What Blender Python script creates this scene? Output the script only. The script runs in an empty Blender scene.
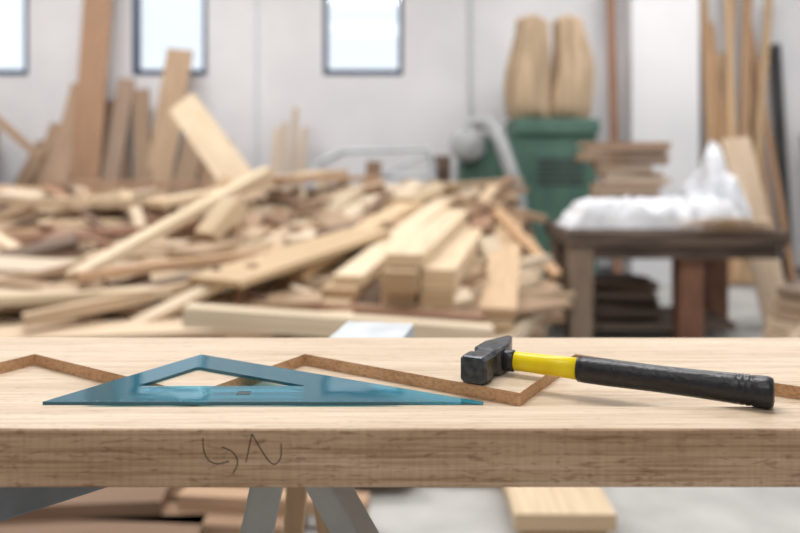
import bpy, math, random
from mathutils import Vector, Matrix, noise
random.seed(11)
S = bpy.context.scene
S.view_settings.view_transform = 'Standard'
S.view_settings.exposure = 0.0

def lin(r, g, b):
    f = lambda c: (c/255/12.92) if c/255 <= 0.04045 else ((c/255+0.055)/1.055)**2.4
    return (f(r), f(g), f(b), 1)

# ------------------------------------------------------------------ materials
def new_mat(name):
    m = bpy.data.materials.new(name); m.use_nodes = True
    nt = m.node_tree; b = nt.nodes['Principled BSDF']
    return m, nt, b

def noisy(name, c1, c2, scale=6, rough=0.6, metallic=0.0, bump=0.0, stretch=(1, 1, 1), detail=4):
    m, nt, b = new_mat(name)
    tc = nt.nodes.new('ShaderNodeTexCoord'); mp = nt.nodes.new('ShaderNodeMapping')
    mp.inputs['Scale'].default_value = stretch
    n = nt.nodes.new('ShaderNodeTexNoise'); n.inputs['Scale'].default_value = scale
    n.inputs['Detail'].default_value = detail
    r = nt.nodes.new('ShaderNodeValToRGB')
    r.color_ramp.elements[0].position = 0.35; r.color_ramp.elements[1].position = 0.65
    r.color_ramp.elements[0].color = lin(*c1); r.color_ramp.elements[1].color = lin(*c2)
    L = nt.links.new
    L(tc.outputs['Object'], mp.inputs['Vector']); L(mp.outputs[0], n.inputs['Vector'])
    L(n.outputs['Fac'], r.inputs[0]); L(r.outputs[0], b.inputs['Base Color'])
    b.inputs['Roughness'].default_value = rough; b.inputs['Metallic'].default_value = metallic
    if bump:
        bp = nt.nodes.new('ShaderNodeBump'); bp.inputs['Strength'].default_value = bump
        bp.inputs['Distance'].default_value = 0.01
        L(n.outputs['Fac'], bp.inputs['Height']); L(bp.outputs[0], b.inputs['Normal'])
    return m

def lumber_mat(name='lumber_wood'):
    m, nt, b = new_mat(name); L = nt.links.new
    uv = nt.nodes.new('ShaderNodeUVMap'); uv.uv_map = 'UVMap'
    mp = nt.nodes.new('ShaderNodeMapping'); mp.inputs['Scale'].default_value = (1.5, 28, 1)
    n = nt.nodes.new('ShaderNodeTexNoise'); n.inputs['Scale'].default_value = 1.6; n.inputs['Detail'].default_value = 5
    n.inputs['Distortion'].default_value = 0.6
    r = nt.nodes.new('ShaderNodeValToRGB')
    r.color_ramp.elements[0].position = 0.3; r.color_ramp.elements[1].position = 0.7
    r.color_ramp.elements[0].color = (0.76, 0.72, 0.68, 1); r.color_ramp.elements[1].color = (1.0, 1.0, 1.0, 1)
    at = nt.nodes.new('ShaderNodeAttribute'); at.attribute_name = 'tone'
    mx = nt.nodes.new('ShaderNodeMix'); mx.data_type = 'RGBA'; mx.blend_type = 'MULTIPLY'
    mx.inputs[0].default_value = 1
    L(uv.outputs[0], mp.inputs['Vector']); L(mp.outputs[0], n.inputs['Vector']); L(n.outputs['Fac'], r.inputs[0])
    L(at.outputs['Color'], mx.inputs[6]); L(r.outputs[0], mx.inputs[7]); L(mx.outputs[2], b.inputs['Base Color'])
    b.inputs['Roughness'].default_value = 0.7
    return m

def oak(name, dark, light, streak, fleck=0.0, fs=1.0, saw=0.0):
    """grain runs along object X"""
    m, nt, b = new_mat(name); L = nt.links.new
    tc = nt.nodes.new('ShaderNodeTexCoord')
    def layer(scale_vec, scale, det=4, dist=0.0, lo=0.3, hi=0.7, c0=(0, 0, 0, 1), c1=(1, 1, 1, 1), rot=(0, 0, 0)):
        mp = nt.nodes.new('ShaderNodeMapping'); mp.inputs['Scale'].default_value = scale_vec
        mp.inputs['Rotation'].default_value = rot
        n = nt.nodes.new('ShaderNodeTexNoise'); n.inputs['Scale'].default_value = scale
        n.inputs['Detail'].default_value = det; n.inputs['Distortion'].default_value = dist
        r = nt.nodes.new('ShaderNodeValToRGB')
        r.color_ramp.elements[0].position = lo; r.color_ramp.elements[1].position = hi
        r.color_ramp.elements[0].color = c0; r.color_ramp.elements[1].color = c1
        L(tc.outputs['Object'], mp.inputs['Vector']); L(mp.outputs[0], n.inputs['Vector']); L(n.outputs['Fac'], r.inputs[0])
        return r, n
    def mult(a, bb, fac=1.0):
        mx = nt.nodes.new('ShaderNodeMix'); mx.data_type = 'RGBA'; mx.blend_type = 'MULTIPLY'
        mx.inputs[0].default_value = fac
        L(a, mx.inputs[6]); L(bb, mx.inputs[7]); return mx.outputs[2]
    rz = (0, 0, .03)
    broad, _ = layer((1.2, 26, 40), 1.0, 5, 0.5, 0.3, 0.7, dark, light, rz)
    fine, fn = layer((9, 420, 420), 1.0, 3, 0.0, 0.36, 0.52, streak, (1, 1, 1, 1), rz)
    mid, _ = layer((3, 110, 120), 1.0, 3, 0.2, 0.35, 0.6, (0.90, 0.88, 0.85, 1), (1, 1, 1, 1), rz)
    c = mult(broad.outputs[0], fine.outputs[0]); c = mult(c, mid.outputs[0])
    if fleck:
        fl, _ = layer((60*fs, 200, 260*fs), 1.0, 2, 1.0, 0.30, 0.44, (0.66, 0.60, 0.54, 1), (1, 1, 1, 1), (0, .25, .3))
        c = mult(c, fl.outputs[0], fleck)
    if saw:
        sw, _ = layer((260, 20, 14), 1.0, 2, 0.0, 0.35, 0.6, (0.88, 0.86, 0.84, 1), (1, 1, 1, 1), (0, .12, 0))
        c = mult(c, sw.outputs[0], saw)
        dk, _ = layer((2.2, 8, 30), 1.0, 4, 1.5, 0.38, 0.6, (0.82, 0.76, 0.70, 1), (1, 1, 1, 1), (0, .02, 0))
        c = mult(c, dk.outputs[0], 0.8)
    L(c, b.inputs['Base Color'])
    b.inputs['Roughness'].default_value = 0.6
    bp = nt.nodes.new('ShaderNodeBump'); bp.inputs['Strength'].default_value = 0.15; bp.inputs['Distance'].default_value = 0.001
    L(fn.outputs['Fac'], bp.inputs['Height']); L(bp.outputs[0], b.inputs['Normal'])
    return m

M_lum = lumber_mat()
M_oak = oak('oak_top', lin(202, 181, 156), lin(219, 201, 178), (0.82, 0.77, 0.71, 1), 0.4)
M_oak_edge = oak('oak_edge', lin(200, 168, 136), lin(224, 196, 166), (0.72, 0.66, 0.60, 1), 1.0, saw=0.7)
M_oak_cut = oak('oak_routed_wall', lin(196, 156, 118), lin(218, 180, 142), (0.78, 0.73, 0.68, 1))
M_wall = noisy('painted_wall', (219, 219, 222), (231, 230, 232), 1.2, 0.85)
M_ceiling = noisy('ceiling_paint', (225, 225, 225), (235, 235, 235), 1.0, 0.9)
M_floor = noisy('concrete_floor', (160, 160, 158), (190, 189, 185), 2.5, 0.7, bump=0.1)
M_frame = noisy('window_frame_paint', (16, 44, 78), (26, 58, 94), 5, 0.5)
M_steel = noisy('forged_steel', (66, 68, 72), (96, 98, 102), 120, 0.38, 0.75, 0.1)
M_yellow = noisy('yellow_fibreglass', (236, 208, 8), (246, 222, 20), 40, 0.3)
M_rub = noisy('black_rubber', (26, 26, 29), (38, 38, 42), 250, 0.33, 0.0, 0.12)
M_galv = noisy('galvanised_steel', (186, 192, 196), (208, 214, 218), 20, 0.6, 0.1)
M_sawp = noisy('grey_painted_leg', (164, 166, 164), (186, 186, 182), 12, 0.6, 0.0)
M_dgal = noisy('grey_painted_steel', (110, 114, 118), (130, 134, 138), 20, 0.5, 0.2)
M_green = noisy('green_machine_paint', (62, 94, 82), (80, 112, 98), 4, 0.6)
M_dark = noisy('dark_metal', (40, 40, 42), (62, 60, 60), 6, 0.5)
M_bag = noisy('filter_cloth', (160, 140, 116), (190, 166, 138), 3, 0.95, stretch=(6, 6, 0.8))
M_sheet = noisy('plastic_film', (222, 226, 232), (240, 242, 246), 6, 0.35)
M_bench = noisy('dark_bench_wood', (74, 62, 54), (112, 96, 84), 4, 0.7, stretch=(1, 8, 8))
M_leg = noisy('reddish_leg_wood', (118, 82, 64), (148, 106, 84), 5, 0.7, stretch=(8, 8, 1))
M_leg2 = noisy('grey_leg_wood', (128, 110, 94), (156, 136, 118), 5, 0.7, stretch=(8, 8, 1))
M_legw = noisy('pale_leg_wood', (176, 146, 112), (200, 170, 136), 5, 0.7, stretch=(8, 8, 1))
M_hose = noisy('grey_hose', (150, 154, 156), (178, 182, 184), 10, 0.5)
M_pen = noisy('pencil_graphite', (46, 38, 34), (62, 52, 46), 50, 0.8)

def teal_acrylic():
    m, nt, b = new_mat('teal_acrylic'); L = nt.links.new
    nt.nodes.remove(b); out = nt.nodes['Material Output']
    tr = nt.nodes.new('ShaderNodeBsdfTransparent'); tr.inputs[0].default_value = lin(142, 228, 244)
    df = nt.nodes.new('ShaderNodeBsdfDiffuse')
    tc = nt.nodes.new('ShaderNodeTexCoord'); n = nt.nodes.new('ShaderNodeTexNoise'); n.inputs['Scale'].default_value = 9
    r = nt.nodes.new('ShaderNodeValToRGB'); r.color_ramp.elements[0].color = lin(34, 164, 198); r.color_ramp.elements[1].color = lin(56, 182, 212)
    L(tc.outputs['Object'], n.inputs['Vector']); L(n.outputs['Fac'], r.inputs[0]); L(r.outputs[0], df.inputs[0])
    m1 = nt.nodes.new('ShaderNodeMixShader'); m1.inputs[0].default_value = 0.27
    L(tr.outputs[0], m1.inputs[1]); L(df.outputs[0], m1.inputs[2])
    gl = nt.nodes.new('ShaderNodeBsdfGlossy'); gl.inputs['Roughness'].default_value = 0.04
    bp = nt.nodes.new('ShaderNodeBump'); bp.inputs['Strength'].default_value = 0.35; bp.inputs['Distance'].default_value = .002
    L(n.outputs['Fac'], bp.inputs['Height']); L(bp.outputs[0], gl.inputs['Normal'])
    fr = nt.nodes.new('ShaderNodeFresnel'); fr.inputs[0].default_value = 1.72
    m2 = nt.nodes.new('ShaderNodeMixShader'); L(fr.outputs[0], m2.inputs[0]); L(m1.outputs[0], m2.inputs[1]); L(gl.outputs[0], m2.inputs[2])
    L(m2.outputs[0], out.inputs['Surface'])
    return m
M_teal = teal_acrylic()
def pane():
    m, nt, b = new_mat('window_glass'); L = nt.links.new
    nt.nodes.remove(b); out = nt.nodes['Material Output']
    tr = nt.nodes.new('ShaderNodeBsdfTransparent'); gl = nt.nodes.new('ShaderNodeBsdfGlossy'); gl.inputs['Roughness'].default_value = 0.05
    mx = nt.nodes.new('ShaderNodeMixShader'); mx.inputs[0].default_value = 0.06
    L(tr.outputs[0], mx.inputs[1]); L(gl.outputs[0], mx.inputs[2]); L(mx.outputs[0], out.inputs['Surface'])
    return m
M_glass = pane()

# ------------------------------------------------------------------ helpers
def link(o, parent=None):
    S.collection.objects.link(o)
    if parent: o.parent = parent
    return o
def empty(name, loc=(0, 0, 0), rz=0):
    e = bpy.data.objects.new(name, None); e.empty_display_size = 0.05
    e.location = loc; e.rotation_euler = (0, 0, rz); return link(e)
def mesh_obj(name, v, f, mats, parent=None, smooth=False, midx=None):
    me = bpy.data.meshes.new(name); me.from_pydata([tuple(x) for x in v], [], f); me.update()
    for m in (mats if isinstance(mats, (list, tuple)) else [mats]): me.materials.append(m)
    if midx:
        for p, i in zip(me.polygons, midx): p.material_index = i
    if smooth:
        for p in me.polygons: p.use_smooth = True
    return link(bpy.data.objects.new(name, me), parent)
def box_data(x0, x1, y0, y1, z0, z1):
    v = [(x0, y0, z0), (x1, y0, z0), (x1, y1, z0), (x0, y1, z0), (x0, y0, z1), (x1, y0, z1), (x1, y1, z1), (x0, y1, z1)]
    f = [(0, 3, 2, 1), (4, 5, 6, 7), (0, 1, 5, 4), (1, 2, 6, 5), (2, 3, 7, 6), (3, 0, 4, 7)]
    return v, f
def boxes(name, lst, mat, parent=None, bevel=0):
    V, F = [], []
    for b in lst:
        v, f = box_data(*b); o = len(V); V += v; F += [tuple(i+o for i in q) for q in f]
    ob = mesh_obj(name, V, F, mat, parent)
    if bevel:
        m = ob.modifiers.new('bevel', 'BEVEL'); m.width = bevel; m.segments = 2
    return ob
def loft(name, rings, mat, parent=None, smooth=True, cap=True):
    n = len(rings[0]); V = [p for r in rings for p in r]; F = []
    for k in range(len(rings)-1):
        for i in range(n):
            j = (i+1) % n
            F.append((k*n+i, k*n+j, (k+1)*n+j, (k+1)*n+i))
    if cap:
        F.append(tuple(reversed(range(n)))); F.append(tuple((len(rings)-1)*n+i for i in range(n)))
    return mesh_obj(name, V, F, mat, parent, smooth)
def tube(name, pts, r, mat, parent=None, cyclic=False, smooth_curve=False):
    cu = bpy.data.curves.new(name, 'CURVE'); cu.dimensions = '3D'; cu.bevel_depth = r; cu.bevel_resolution = 3
    cu.use_fill_caps = True
    sp = cu.splines.new('NURBS' if smooth_curve else 'POLY'); sp.points.add(len(pts)-1)
    for p, q in zip(sp.points, pts): p.co = (*q, 1)
    sp.use_cyclic_u = cyclic
    if smooth_curve: sp.use_endpoint_u = True; sp.order_u = 3
    cu.materials.append(mat)
    return link(bpy.data.objects.new(name, cu), parent)

PALE = [(228, 206, 174), (220, 194, 158), (236, 216, 186), (212, 184, 148), (226, 200, 166), (232, 212, 184)]
MIDT = [(196, 164, 130), (184, 150, 118), (204, 172, 138), (190, 160, 130)]
BRN = [(152, 116, 88), (136, 106, 84), (166, 130, 100), (124, 100, 82), (172, 130, 102)]
class Mass:
    def __init__(s): s.v = []; s.f = []; s.uv = []; s.c = []
    def add(s, p0, p1, w, t, col=None, roll=0.0):
        p0 = Vector(p0); p1 = Vector(p1); d = (p1-p0); Ln = d.length; d.normalize()
        up = Vector((0, 0, 1)) if abs(d.z) < 0.9 else Vector((0, 1, 0))
        sd = d.cross(up).normalized(); nn = sd.cross(d).normalized()
        R = Matrix.Rotation(roll, 3, d); sd = R @ sd; nn = R @ nn
        o = len(s.v)
        for a in (p0, p1):
            for (i, j) in ((-1, -1), (1, -1), (1, 1), (-1, 1)):
                s.v.append(a+sd*(i*w/2)+nn*(j*t/2))
        u0 = random.random()*50; v0 = random.random()*50
        col = col or random.choice(PALE+MIDT)
        g = sum(col)/3; col = [x*.82+g*.18 for x in col]
        k = random.uniform(0.93, 1.05); c = lin(*[min(255, x*k) for x in col])
        for k2 in range(4):
            a, b = k2, (k2+1) % 4
            s.f.append((o+a, o+b, o+4+b, o+4+a))
            ww = w if k2 % 2 == 0 else t
            s.uv += [(u0, v0+k2), (u0, v0+k2+ww), (u0+Ln, v0+k2+ww), (u0+Ln, v0+k2)]; s.c += [c]*4
        ce = (c[0]*0.88, c[1]*0.82, c[2]*0.76, 1)
        for q in ((3, 2, 1, 0), (4, 5, 6, 7)):
            s.f.append(tuple(o+i for i in q)); s.uv += [(u0, v0), (u0+t*.2, v0), (u0+t*.2, v0+w), (u0, v0+w)]; s.c += [ce]*4
    def build(s, name, mat=M_lum, parent=None):
        me = bpy.data.meshes.new(name); me.from_pydata([tuple(x) for x in s.v], [], s.f)
        me.uv_layers.new(name='UVMap'); me.color_attributes.new('tone', 'FLOAT_COLOR', 'CORNER')
        me.uv_layers['UVMap'].data.foreach_set('uv', [a for q in s.uv for a in q])
        me.color_attributes['tone'].data.foreach_set('color', [a for q in s.c for a in q])
        me.materials.append(mat); me.update()
        return link(bpy.data.objects.new(name, me), parent)

# ------------------------------------------------------------------ room
WX0, WX1, WY0, WY1, H = -5.6, 5.4, -4.0, 7.78, 4.2
boxes('floor', [(WX0-.2, WX1+.2, WY0-.2, WY1+.2, -0.1, 0)], M_floor)
boxes('ceiling', [(WX0-.2, WX1+.2, WY0-.2, WY1+.2, H, H+.1)], M_ceiling)
boxes('wall_left', [(WX0-.2, WX0, WY0, WY1, 0, H)], M_wall)
boxes('wall_right', [(WX1, WX1+.2, WY0, WY1, 0, H)], M_wall)
boxes('wall_front', [(WX0-.2, WX1+.2, WY0-.2, WY0, 0, H)], M_wall)
wins = [(-4.48, -3.72), (-2.68, -1.93), (-0.77, 0.03)]
zs, zt = 2.01, 3.15
bl = [(WX0-.2, WX1+.2, WY1, WY1+.3, 0, zs), (WX0-.2, WX1+.2, WY1, WY1+.3, zt, H)]
xs = [WX0-.2] + [a for w in wins for a in w] + [WX1+.2]
for i in range(0, len(xs), 2): bl.append((xs[i], xs[i+1], WY1, WY1+.3, zs, zt))
boxes('wall_back', bl, M_wall)
for i, (a, b) in enumerate(wins):
    e = empty('window_%d' % (i+1), ((a+b)/2, WY1+.06, zs))
    w = (b-a)/2; t = .045; h = zt-zs
    boxes('frame', [(-w, -w+t, -.05, .05, 0, h), (w-t, w, -.05, .05, 0, h), (-w+t, w-t, -.05, .05, 0, .06), (-w+t, w-t, -.05, .05, h-t, h)], M_frame, e)
    boxes('glass_pane', [(-w+t, w-t, -.004, .004, .06, h-t)], M_glass, e)
boxes('pillar', [(2.17, 2.80, 7.28, WY1, 0, H)], M_wall)
boxes('trim_1', [(-1.437, -1.423, WY1-.012, WY1, 0, H)], M_galv)
tube('trim_2', [(.70, WY1-.02, 0), (.70, WY1-.02, H)], .014, M_galv)
boxes('baseboard_back', [(WX0, WX1, WY1-.02, WY1, 0, .1)], M_dgal)

# ------------------------------------------------------------------ oak plank with zig-zag routed recess
T = 0.95; TH = 0.0445; YF, YB = 0.595, 0.902; DEP = 0.012; LIP = 0.649
X0, X1 = -1.25, 1.35
V, F, MI = [], [], []
prof = [(YF, T-TH), (YF, T-.0012), (YF+.0012, T), (LIP, T), (LIP, T-DEP), (YB, T-DEP), (YB, T-TH)]
for x in (X0, X1): V += [(x, y, z) for y, z in prof]
n = len(prof); pm = [1, 1, 0, 2, 0, 1, 1]
for i in range(n):
    j = (i+1) % n; F.append((i, n+i, n+j, j)); MI.append(pm[i])
F.append(tuple(reversed(range(n)))); MI.append(1); F.append(tuple(range(n, 2*n))); MI.append(1)
zig = [(X0, .77)]
pk = -.101-.287*3
while pk < X1-.02:
    for (a, yy) in ((pk-.080, .6875), (pk, .826)):
        if X0 < a < X1: zig.append((a, yy))
    pk += .287
zig.append((X1, .74))
poly = zig + [(X1, YB), (X0, YB)]
o = len(V); m = len(poly)
V += [(a, b, T) for a, b in poly] + [(a, b, T-DEP) for a, b in poly]
F.append(tuple(o+i for i in range(m))); MI.append(0)
for i in range(m):
    j = (i+1) % m; F.append((o+m+i, o+m+j, o+j, o+i)); MI.append(2 if i < len(zig)-1 else 1)
plank = mesh_obj('oak_plank', V, F, [M_oak, M_oak_edge, M_oak_cut], midx=MI)
def pm_(px, py): return ((px-400)*.000765, YF-.0001, 1.155-(py-161)*.000765)
for k, st in enumerate([[(203, 438), (203, 450), (208, 461), (219, 465), (229, 461)], [(222, 447), (231, 450), (237, 457), (238, 466), (233, 473)],
                        [(246, 462), (249, 448), (252, 434)], [(252, 434), (262, 452), (272, 465), (278, 463), (282, 455), (281, 444)]]):
    tube('pencil_mark_%d' % (k+1), [pm_(*p) for p in st], .00038, M_pen, plank, smooth_curve=True)

# ------------------------------------------------------------------ set square
e = empty('set_square', (0, 0, T+.0004))
oA, oB, oC = (-.300, .6515), (.0706, .6515), (-.2075, .812)
iA, iB, iC = (-.236, .698), (-.084, .698), (-.198, .763)
def rounded(pts, r, n=5):
    out = []
    for i in range(3):
        p = Vector(pts[i]); a = (Vector(pts[i-1])-p).normalized(); b = (Vector(pts[(i+1) % 3])-p).normalized()
        for k in range(n+1):
            t = k/n; q0 = p+a*r; q1 = p+b*r
            out.append(q0*(1-t)**2+p*2*t*(1-t)+q1*t*t)
    return out
Ou, In = rounded((oA, oB, oC), .0012), rounded((iA, iB, iC), .004)
nn = len(Ou); th = .0028; V, F = [], []
for z in (0, th):
    V += [(p.x, p.y, z) for p in Ou]; V += [(p.x, p.y, z) for p in In]
for i in range(nn):
    j = (i+1) % nn
    F.append((2*nn+i, 2*nn+j, 3*nn+j, 3*nn+i)); F.append((i, nn+i, nn+j, j))
    F.append((i, j, 2*nn+j, 2*nn+i)); F.append((nn+j, nn+i, 3*nn+i, 3*nn+j))
mesh_obj('acrylic_plate', V, F, M_teal, e)
boxes('printed_label', [(-.1415, -.1300, .672, .678, th, th+.0002), (-.1415, -.1300, .680, .6815, th, th+.0002)], M_dark, e)
tick = [(-.285+i*.01, -.2844+i*.01, .6525, .6555 if i % 5 else .6575, th, th+.00015) for i in range(33)]
boxes('scale_ticks', tick, M_dgal, e)

# ------------------------------------------------------------------ hammer
hm = empty('hammer', (.0895, .756, T+.0134), math.radians(-27.5))
def octa(hx, hz, y, c):
    return [(-hx+c, y, -hz), (hx-c, y, -hz), (hx, y, -hz+c), (hx, y, hz-c), (hx-c, y, hz), (-hx+c, y, hz), (-hx, y, hz-c), (-hx, y, -hz+c)]
rings = [octa(.0115, .0115, -.050, .003), octa(.0130, .0130, -.0475, .0035), octa(.0130, .0130, -.033, .0035), octa(.0112, .0118, -.027, .004),
         octa(.0112, .0118, -.016, .004), octa(.0135, .0132, -.012, .002), octa(.0135, .0132, .012, .002), octa(.0125, .0130, .016, .002),
         octa(.0075, .0125, .034, .0015), octa(.0030, .0118, .050, .0010), octa(.0012, .0110, .052, .0004)]
h = loft('head', rings, M_steel, hm, smooth=False)
bm_ = h.modifiers.new('b', 'BEVEL'); bm_.width = .0008; bm_.segments = 2; bm_.limit_method = 'ANGLE'
def rod(name, prof, mat, sq=1.15):
    rg = []
    for x, ry, rz in prof:
        rg.append([(x, ry*math.cos(a), rz*math.sin(a)) for a in [2*math.pi*i/24 for i in range(24)]])
    return loft(name, rg, mat, hm)
rod('wedge_end', [(-.0165, .004, .007), (-.0160, .0055, .008), (-.012, .0055, .008)], M_yellow)
rod('collar', [(.010, .0065, .0095), (.0125, .0085, .0108), (.022, .0085, .0105), (.0235, .007, .009)], M_rub)
rod('shaft', [(.012, .0074, .0092), (.030, .0072, .0090), (.055, .0076, .0094), (.088, .0084, .0102)], M_yellow)
gp = [(.0835, .0090, .0104), (.0845, .0102, .0116), (.090, .0106, .0120), (.110, .0108, .0122), (.150, .0104, .0117), (.185, .0106, .0119), (.215, .0114, .0126)]
for k in range(3):
    b0 = .219+k*.005
    gp += [(b0, .0118, .0129), (b0+.001, .0112, .0123), (b0+.002, .0118, .0129)]
gp += [(.236, .0122, .0132), (.243, .0122, .0132), (.2465, .0108, .0118), (.2475, .007, .008)]
rod('grip', gp, M_rub)

# ------------------------------------------------------------------ sawhorses
def saw(name, p0, p1, w, top, mat, mleg, legs):
    e = empty(name)
    p0 = Vector(p0); p1 = Vector(p1); d = (p1-p0).normalized(); s = Vector((d.y, -d.x))
    hb = .045
    def prism(nm, c0, c1, ww, tt, mt):
        q = Mass(); q.add(c0, c1, ww, tt); o = q.build(nm, mt, e)
        b = o.modifiers.new('b', 'BEVEL'); b.width = .003; b.segments = 2
    prism('top_bar', (p0.x, p0.y, top-hb/2), (p1.x, p1.y, top-hb/2), w, hb, mat)
    feet = []
    for k, (t, off, sp, lean, lw) in enumerate(legs):
        c = p0+d*t+s*off; z0 = top-hb+.004; f = c+s*sp+d*lean
        prism('leg_%d' % (k+1), (c.x, c.y, z0), (f.x, f.y, .012), lw, .026, mleg if k < 2 else M_legw); feet.append((c, f))
    for k in range(0, len(feet)-1, 2):
        a = feet[k][0].lerp(feet[k][1], .5); b = feet[k+1][0].lerp(feet[k+1][1], .5)
        prism('brace_%d' % (k//2+1), (a.x, a.y, top*.47), (b.x, b.y, top*.47), .03, .012, mleg)
saw('sawhorse', (-.115, .725), (-.03, 1.205), .105, T-TH, M_galv, M_sawp,
    [(.02, .034, .56, -.08, .036), (.02, -.012, -.16, -.08, .030), (.16, -.010, .10, .10, .03), (.20, -.035, -.10, .10, .024)])
saw('sawhorse', (-.50, .483), (-.262, .745), .06, T-TH, M_dgal, M_sawp,
    [(.015, .02, .2, -.1, .036), (.015, -.02, -.25, -.1, .036), (.10, .02, .15, .05, .036), (.10, -.02, -.3, .05, .036)])
saw('sawhorse', (.95, .55), (.95, 1.1), .09, T-TH, M_galv, M_sawp,
    [(.06, .03, .28, -.04, .036), (.06, -.03, -.28, -.04, .036), (.49, .03, .28, .04, .036), (.49, -.03, -.28, .04, .036)])

# ------------------------------------------------------------------ lumber pile
def HH(x, y):
    h = .40+(y-3.2)*.155
    if x > -.14*y and y < 5.4: h *= .84
    return h
P = Mass()
for it in range(470):
    y = random.uniform(3.25, 6.3)
    xr = .19*y-.1
    x = random.uniform(-4.2, xr)
    zone_left = x < -.18*y-.05
    Ln = random.uniform(1.0, 2.4)
    if zone_left: ang = random.gauss(0.10, .16) if random.random() < .7 else random.gauss(.7, .3)
    else: ang = random.gauss(1.15, .35) if random.random() < .65 else random.gauss(.5, .4)
    dx, dy = math.cos(ang)*Ln/2, math.sin(ang)*Ln/2
    x = min(x, xr-abs(dx)*.8, .9-abs(dx))
    if y-abs(dy) < 3.0: y = 3.0+abs(dy)
    if y+abs(dy) > 6.3: y = 6.3-abs(dy)
    hh = HH(x, y)
    z = hh*random.choice([.3, .55, .75, .9, 1.0, 1.0, 1.03]); tl = random.gauss(0, .04)
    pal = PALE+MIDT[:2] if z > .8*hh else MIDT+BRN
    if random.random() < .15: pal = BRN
    sl = .155*dy
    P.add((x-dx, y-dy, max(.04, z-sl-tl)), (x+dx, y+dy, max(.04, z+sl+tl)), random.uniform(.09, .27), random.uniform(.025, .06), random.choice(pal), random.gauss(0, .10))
for it in range(120):
    y = random.uniform(3.4, 6.2); x = random.uniform(-3.2, .17*y-.15); a = random.uniform(0, 3.14); l = random.uniform(.15, .4); z = HH(x, y)+.03
    P.add((x-l*math.cos(a), y-l*math.sin(a)*.6, z-.08*math.sin(a)), (x+l*math.cos(a), y+l*math.sin(a)*.6, z+.08*math.sin(a)+random.uniform(0, .10)), random.uniform(.05, .14), random.uniform(.02, .05), random.choice(PALE+BRN+MIDT), random.gauss(0, .3))
for lay in range(14):
    z = .04+lay*.055
    for k in range(6):
        yb = 3.7+lay*.02+k*.42+random.uniform(-.05, .05)
        if z > HH(-3, yb)+.02: continue
        x1 = -.30*yb+random.uniform(-.55, .25); x0 = x1-random.uniform(1.8, 2.6)
        P.add((x0, yb, z), (x1, yb+random.gauss(.08, .12), z+random.gauss(0, .012)), random.uniform(.15, .3), .042, random.choice(PALE+MIDT+BRN[:3]))
B = P
B.add((-1.88, 6.7, 1.66), (-1.16, 5.95, .90), .26, .03, (232, 208, 172), .9)
B.add((-1.555, 3.7, .60), (-.96, 5.6, 1.085), .085, .05, (240, 218, 180))
B.add((-.84, 3.5, .61), (-.19, 4.6, .735), .32, .03, (222, 190, 146))
B.add((-1.55, 4.9, .88), (-.6, 6.1, 1.06), .16, .05, (226, 200, 162))
B.add((-1.3, 5.4, .98), (-.45, 6.2, 1.06), .12, .05, (206, 176, 140))
B.add((-1.12, 4.5, .72), (-.98, 4.62, .92), .2, .07, (230, 204, 164))
B.add((-2.3, 4.6, .68), (-1.2, 4.9, .76), .12, .05, (188, 140, 114))
B.add((-2.6, 5.3, .88), (-1.55, 5.2, .88), .2, .05, (226, 200, 162))
B.add((-2.7, 5.9, .98), (-1.35, 5.9, .98), .2, .04, (176, 140, 112))
B.add((-.86, 3.13, .535), (.37, 3.13, .45), .1, .08, (240, 220, 186))
B.add((-1.6, 3.3, .48), (-.55, 3.9, .62), .08, .05, (212, 180, 142))
B.add((-1.5, 3.6, .62), (-.5, 4.3, .67), .1, .04, (200, 158, 118))
B.add((-1.9, 3.5, .53), (-1.05, 3.62, .55), .16, .04, (232, 208, 170))
for i, zc in enumerate((.415, .515, .615)):
    for j in range(2):
        x0 = .0+j*.165+random.uniform(-.012, .012); y0 = 3.5+random.uniform(-.05, .05)
        B.add((x0, y0, zc), (x0+.50, 6.2, zc+.09), .155, .092, [(230, 202, 160), (218, 186, 142), (238, 214, 176), (224, 196, 152), (206, 172, 130), (234, 208, 170)][i*2+j])
B.add((.02, 3.55, .70), (.50, 6.0, .80), .17, .06, (238, 214, 176))
for i in range(4):
    B.add((-.37+i*.04, 3.55+i*.05, .42+i*.055), (.20+i*.05, 5.9, .74+i*.04), .21-.02*i, .05, [(206, 172, 130), (228, 200, 160), (214, 182, 140), (238, 216, 180)][i])
for i in range(3):
    B.add((.40+.02*i, 3.5, .36+i*.055), (.86, 6.0, .68+i*.045), .17, .045, [(212, 180, 136), (234, 210, 172), (214, 180, 140)][i])
B.add((-.55, 3.9, .58), (.1, 5.6, .85), .15, .06, (222, 192, 150))
B.add((.62, 5.0, .83), (.92, 4.55, .48), .06, .05, (210, 166, 120), .4)
B.add((.0, 5.5, .87), (.4, 6.3, .96), .2, .05, (232, 208, 170))
B.add((-.9, 5.6, 1.02), (-.2, 6.3, 1.02), .14, .04, (186, 150, 116))
B.add((.35, 6.0, .96), (.95, 6.25, 1.00), .14, .04, (206, 176, 140))
B.add((.45, 5.8, .90), (.98, 6.2, .93), .12, .05, (176, 146, 116))
B.build('lumber_pile')

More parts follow.
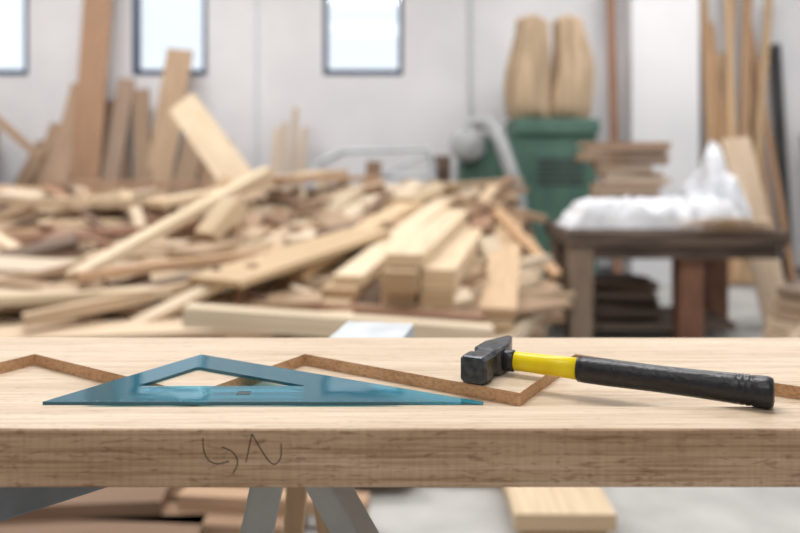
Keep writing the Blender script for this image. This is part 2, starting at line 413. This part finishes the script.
# ------------------------------------------------------------------ leaning boards on the back wall
def lean(mm, x, w, top, dx=0.0, y0=7.15, col=None, t=.03):
    mm.add((x-dx, y0, .03), (x+dx, 7.58, top), w, t, col, 0)
W = Mass()
lean(W, -2.93, .27, 3.3, .03, col=(176, 134, 100))
lean(W, -2.26, .25, 2.24, .12, col=(190, 158, 124))
for (px, w, top, dx) in [(-3.95, .3, 1.45, -.1), (-3.65, .25, 1.35, .2), (-3.4, .3, 1.5, .15), (-2.65, .2, 1.75, -.12), (-2.5, .22, 1.5, .2), (-2.05, .2, 1.6, .1),
                         (-3.2, .2, 1.9, .1), (-2.72, .16, 1.95, .06), (-4.3, .3, 1.5, .05), (-1.9, .18, 1.35, .2), (-4.6, .2, 1.9, .1), (-2.42, .15, 1.85, -.1),
                         (-1.7, .2, 1.2, -.2), (-4.85, .25, 1.6, .1), (-3.1, .24, 1.4, -.15), (-2.2, .2, 1.4, -.2), (-3.75, .2, 1.3, .3)]:
    lean(W, px, w, top, dx, 7.0+random.uniform(-.1, .15), random.choice([(150, 118, 92), (170, 138, 108), (186, 152, 120), (162, 134, 112), (176, 138, 104)]))
W.add((-4.0, 7.0, 1.86), (-3.25, 7.05, 1.18), .09, .05, (176, 142, 110))
for xx in (-1.22, -1.13, -1.03, -.96):
    lean(W, xx, .05, random.uniform(1.45, 1.7), random.uniform(-.04, .04), col=(206, 180, 150))
W.build('leaning_boards')
R_ = Mass()
for (x, w, top, dx, c) in [(2.93, .07, 2.9, .02, (200, 158, 112)), (3.03, .09, 2.5, -.02, (186, 142, 100)), (3.14, .06, 3.1, .04, (210, 172, 126)), (3.26, .09, 3.0, .13, (182, 142, 104)),
                          (3.4, .07, 2.8, .2, (204, 168, 124)), (3.5, .06, 2.6, -.12, (176, 134, 98)), (3.2, .08, 2.2, -.08, (214, 184, 146)), (3.33, .1, 1.9, .05, (194, 154, 114)),
                          (3.0, .12, 1.6, .04, (192, 158, 122)), (2.95, .06, 2.35, .05, (222, 190, 150)), (3.08, .07, 2.9, .16, (190, 150, 108)), (3.42, .08, 2.2, -.04, (170, 132, 98))]:
    lean(R_, x, w, top, dx, col=c)
R_.build('leaning_boards')
R_ = Mass(); lean(R_, 4.0, .2, 1.4, 0, col=(160, 120, 86)); lean(R_, 4.3, .25, 1.7, .1, col=(150, 112, 82)); R_.build('leaning_boards')
Q = Mass(); Q.add((2.06, 7.35, .01), (2.04, 7.6, 3.4), .08, .03, (180, 128, 98)); Q.build('wood_batten')
tube('steel_pipe', [(3.72, 7.45, .012), (3.70, 7.68, 2.3)], .055, M_dark)

# ------------------------------------------------------------------ dust collector
dc = empty('dust_collector', (1.08, 6.7, 0))
boxes('cabinet', [(-.55, .62, 0, .55, .05, 1.38)], M_green, dc, .02)
boxes('top_plate', [(-.10, .64, -.03, .56, 1.38, 1.52)], M_green, dc, .02)
boxes('door_panel', [(-.45, -.02, -.015, 0, .2, 1.25), (.06, .55, -.015, 0, .2, 1.25)], M_green, dc, .01)
boxes('vent_slots', [(.1, .5, -.022, -.015, .95+.05*k, .97+.05*k) for k in range(5)], M_dark, dc)
boxes('feet', [(-.53, -.45, .02, .1, 0, .05), (.5, .58, .02, .1, 0, .05), (-.53, -.45, .45, .53, 0, .05), (.5, .58, .45, .53, 0, .05)], M_dark, dc)
for k, cx in enumerate((.08, .44)):
    rg = []
    prof = [(1.52, .17), (1.56, .205), (1.66, .208), (1.80, .200), (1.95, .19), (2.08, .175), (2.20, .155), (2.30, .14), (2.37, .135), (2.42, .13), (2.44, .07)]
    for z, r in prof:
        ring = []
        for i in range(48):
            a = 2*math.pi*i/48
            f = 1+.07*math.sin(a*7+z*2+k)*min(1, (z-1.5)*2)+.04*math.sin(a*13+k*3+z*3)
            ring.append((cx+r*f*math.cos(a)+.025*math.sin(z*6+k*2), .27+r*f*math.sin(a), z+.02*math.sin(a*3+k)))
        rg.append(ring)
    loft('filter_bag_%d' % (k+1), rg, M_bag, dc)
tube('hose', [(-.50, -.05, 1.45), (-.36, -.12, 1.52), (-.26, -.2, 1.38), (-.18, -.25, 1.12), (-.10, -.28, .9), (-.08, -.3, .6)], .06, M_hose, dc, smooth_curve=True)
loft('fan_housing', [[(-.5+.15*s*math.cos(a), yy, 1.30+.15*s*math.sin(a)) for a in [2*math.pi*i/28 for i in range(28)]] for yy, s in ((-.14, .85), (-.12, 1), (0.01, 1))], M_hose, dc)

rk = empty('metal_rack', (-.75, 6.75, 0))
for k, yy in enumerate((0, .35)):
    tube('frame_%d' % (k+1), [(0, yy, 0), (0, yy, 1.12), (.25, yy, 1.24), (1.0, yy, 1.26), (1.05, yy, 1.1), (1.05, yy, 0)], .022, M_galv, rk)
    tube('diagonal_%d' % (k+1), [(0, yy, .75), (1.0, yy, 1.22)], .016, M_galv, rk)
    tube('rail_%d' % (k+1), [(0, yy, 1.02), (1.05, yy, 1.02)], .018, M_galv, rk)
for k, xx in enumerate((0, 1.05)):
    tube('cross_%d' % (k+1), [(xx, 0, 1.08), (xx, .35, 1.08)], .014, M_galv, rk)
Q = Mass()
Q.add((.36, 6.72, .02), (.37, 6.95, 1.2), .16, .04, (120, 92, 74)); Q.build('upright_board')
Q = Mass()
Q.add((-.32, 6.5, .02), (-.22, 6.70, 1.15), .13, .04, (150, 116, 88)); Q.build('upright_board')

# ------------------------------------------------------------------ workbench
wb = empty('workbench', (0, 0, 0))
boxes('top', [(1.01, 2.34, 4.67, 5.05, .64, .73), (1.02, 2.35, 5.06, 5.5, .64, .73)], M_bench, wb, .006)
boxes('apron', [(1.05, 2.3, 4.72, 4.77, .56, .64), (1.05, 2.3, 5.4, 5.45, .56, .64)], M_bench, wb, .004)
boxes('leg_1', [(1.03, 1.17, 4.70, 4.84, 0, .64)], M_leg2, wb, .006)
boxes('leg_2', [(1.72, 1.87, 4.78, 4.93, 0, .64)], M_leg, wb, .006)
boxes('leg_3', [(1.05, 1.18, 5.30, 5.44, 0, .64)], M_leg2, wb, .006)
boxes('leg_4', [(2.1, 2.24, 5.30, 5.44, 0, .64)], M_leg, wb, .006)
boxes('lower_shelf', [(1.17, 2.1, 4.86, 5.44, .10, .14)], M_bench, wb)
Q = Mass()
for i in range(7):
    Q.add((1.2+random.uniform(0, .05), 5.0+random.uniform(-.05, .25), .162+i*.036), (1.68+random.uniform(-.1, .02), 5.02+random.uniform(-.05, .25), .162+i*.036), .22, .034, random.choice([(92, 76, 64), (120, 98, 80), (150, 120, 92), (104, 84, 70)]))
Q.build('shelf_offcuts')
Q = Mass()
z = .732
for i in range(15):
    t = random.uniform(.025, .05); z += t/2
    c = 1.54+random.uniform(-.05, .05); hl = random.uniform(.17, .24)+(.07 if i > 10 else 0); ya = 5.28+random.uniform(-.03, .03)
    Q.add((c-hl, ya, z), (c+hl, ya+random.uniform(-.06, .06), z), .20, t*.9, random.choice([(206, 178, 150), (186, 154, 126), (216, 192, 166), (172, 138, 112)]))
    z += t/2
Q.build('timber_offcut_stack')
def crumple(name, cx, cy, lx, ly, z0, hf, amp, seed, n=56, fr=4):
    V, F = [], []
    for j in range(n+1):
        for i in range(n+1):
            u, v = i/n-.5, j/n-.5
            x = cx+u*lx; y = cy+v*ly
            p = Vector((x*fr+seed, y*fr, seed))
            nz = (1-abs(noise.noise(p))*2.2)*.8+.5*abs(noise.noise(p*2.3))+.3*abs(noise.noise(p*5.1))
            z = z0+hf(u, v)+amp*nz*min(1, hf(u, v)*20+.08)
            V.append((x+.05*noise.noise(p*1.2), y+.03*noise.noise(p*1.4+Vector((5, 0, 0))), max(z0, z)))
    for j in range(n):
        for i in range(n):
            a = j*(n+1)+i; F.append((a, a+1, a+n+2, a+n+1))
    o = mesh_obj(name, V, F, M_sheet, smooth=False)
    sm = o.modifiers.new('s', 'SOLIDIFY'); sm.thickness = .002
    return o
crumple('plastic_sheet', 1.60, 4.95, 1.14, .30, .735, lambda u, v: .13*max(0, 1-(2*abs(u))**8)*max(0, 1-(2*abs(v))**4), .06, 3.1, fr=6)
crumple('plastic_sheet', 2.12, 5.30, .42, .34, .735, lambda u, v: (.33+.08*math.sin(u*9+1))*max(0, 1-(2*abs(u))**3)*max(0, 1-(2*abs(v))**3), .14, 8.7, fr=7)
Q = Mass()
for i in range(16):
    a = random.uniform(-.35, .35); x = random.uniform(1.72, 2.12); y = random.uniform(4.66, 4.68); z = .738+i*.0045
    Q.add((x-.14*math.cos(a), y-.04*math.sin(a), z), (x+.14*math.cos(a), y+.04*math.sin(a), z+.004), random.uniform(.04, .08), .004, random.choice([(206, 166, 122), (224, 192, 150), (190, 150, 108)]))
Q.build('veneer_scraps')
Q = Mass()
Q.add((2.55, 5.2, .012), (2.42, 5.62, 1.32), .2, .025, (214, 188, 158)); Q.build('leaning_boards')
Q = Mass()
for i in range(9):
    Q.add((1.86+.02*i, 4.0, .03+i*.055), (2.7, 4.25+.02*i, .03+i*.055), .18, .045, random.choice([(206, 184, 156), (180, 156, 130), (150, 128, 106), (216, 196, 170)]))
for i in range(4):
    Q.add((1.80, 3.93-.01*i, .02+i*.03), (2.16+.04*i, 3.93-.01*i, .50), .1, .02, random.choice([(206, 184, 156), (180, 156, 130), (216, 196, 170)]))
Q.build('board_stack')
# ------------------------------------------------------------------ boards on the floor, seen below the plank
Q = Mass()
for (x0, y0, x1, y1, w, z, c) in [(-1.6, 2.52, -.30, 2.40, .14, .03, (158, 124, 94)), (-1.7, 2.68, -.2, 2.62, .16, .03, (176, 142, 110)), (-1.5, 2.30, -.6, 2.36, .14, .03, (136, 106, 82)),
                                 (-1.2, 2.60, .05, 2.74, .12, .075, (206, 174, 138)), (-1.8, 2.40, -.75, 2.50, .16, .075, (146, 114, 88)), (-.6, 2.86, .35, 2.80, .1, .03, (212, 184, 150)),
                                 (-.7, 2.50, -.1, 2.44, .08, .075, (190, 152, 118)), (-1.7, 2.15, -.9, 2.22, .14, .03, (150, 120, 94))]:
    Q.add((x0, y0, z), (x1, y1, z), w, .045, c)
Q.build('floor_boards_pile')
Q = Mass()
Q.add((.49, 2.30, .085), (.50, 2.95, .085), .30, .05, (232, 206, 168)); Q.add((.50, 2.36, .03), (.48, 2.9, .03), .26, .055, (212, 180, 138))
Q.build('board_offcuts')

# ------------------------------------------------------------------ lights / world / camera
def area(name, loc, sx, sy, W_, col=(1, .99, .985)):
    l = bpy.data.lights.new(name, 'AREA'); l.shape = 'RECTANGLE'; l.size = sx; l.size_y = sy; l.energy = W_; l.color = col
    o = link(bpy.data.objects.new(name, l)); o.location = loc; return o
area('ceiling_lamp', (0, 1.7, 4.1), 2.6, 1.0, 102)
area('ceiling_lamp', (-2.6, 5.0, 4.1), 2.5, 1.6, 145)
area('ceiling_lamp', (2.4, 5.2, 4.1), 2.5, 1.6, 120)
area('ceiling_lamp', (0, -1.8, 4.1), 3.0, 1.4, 50)
wd = bpy.data.worlds.new('world'); S.world = wd; wd.use_nodes = True
bg = wd.node_tree.nodes['Background']; bg.inputs[0].default_value = (.84, .92, 1, 1); bg.inputs[1].default_value = 1.25

cd = bpy.data.cameras.new('camera'); cam = link(bpy.data.objects.new('camera', cd))
cam.location = (0, 0, 1.155); cam.rotation_euler = (math.radians(90), 0, 0)
cd.lens = 35; cd.sensor_width = 36; cd.shift_y = -105.5/800; cd.clip_start = .05
cd.dof.use_dof = True; cd.dof.focus_distance = .70; cd.dof.aperture_fstop = 3.4
S.camera = cam
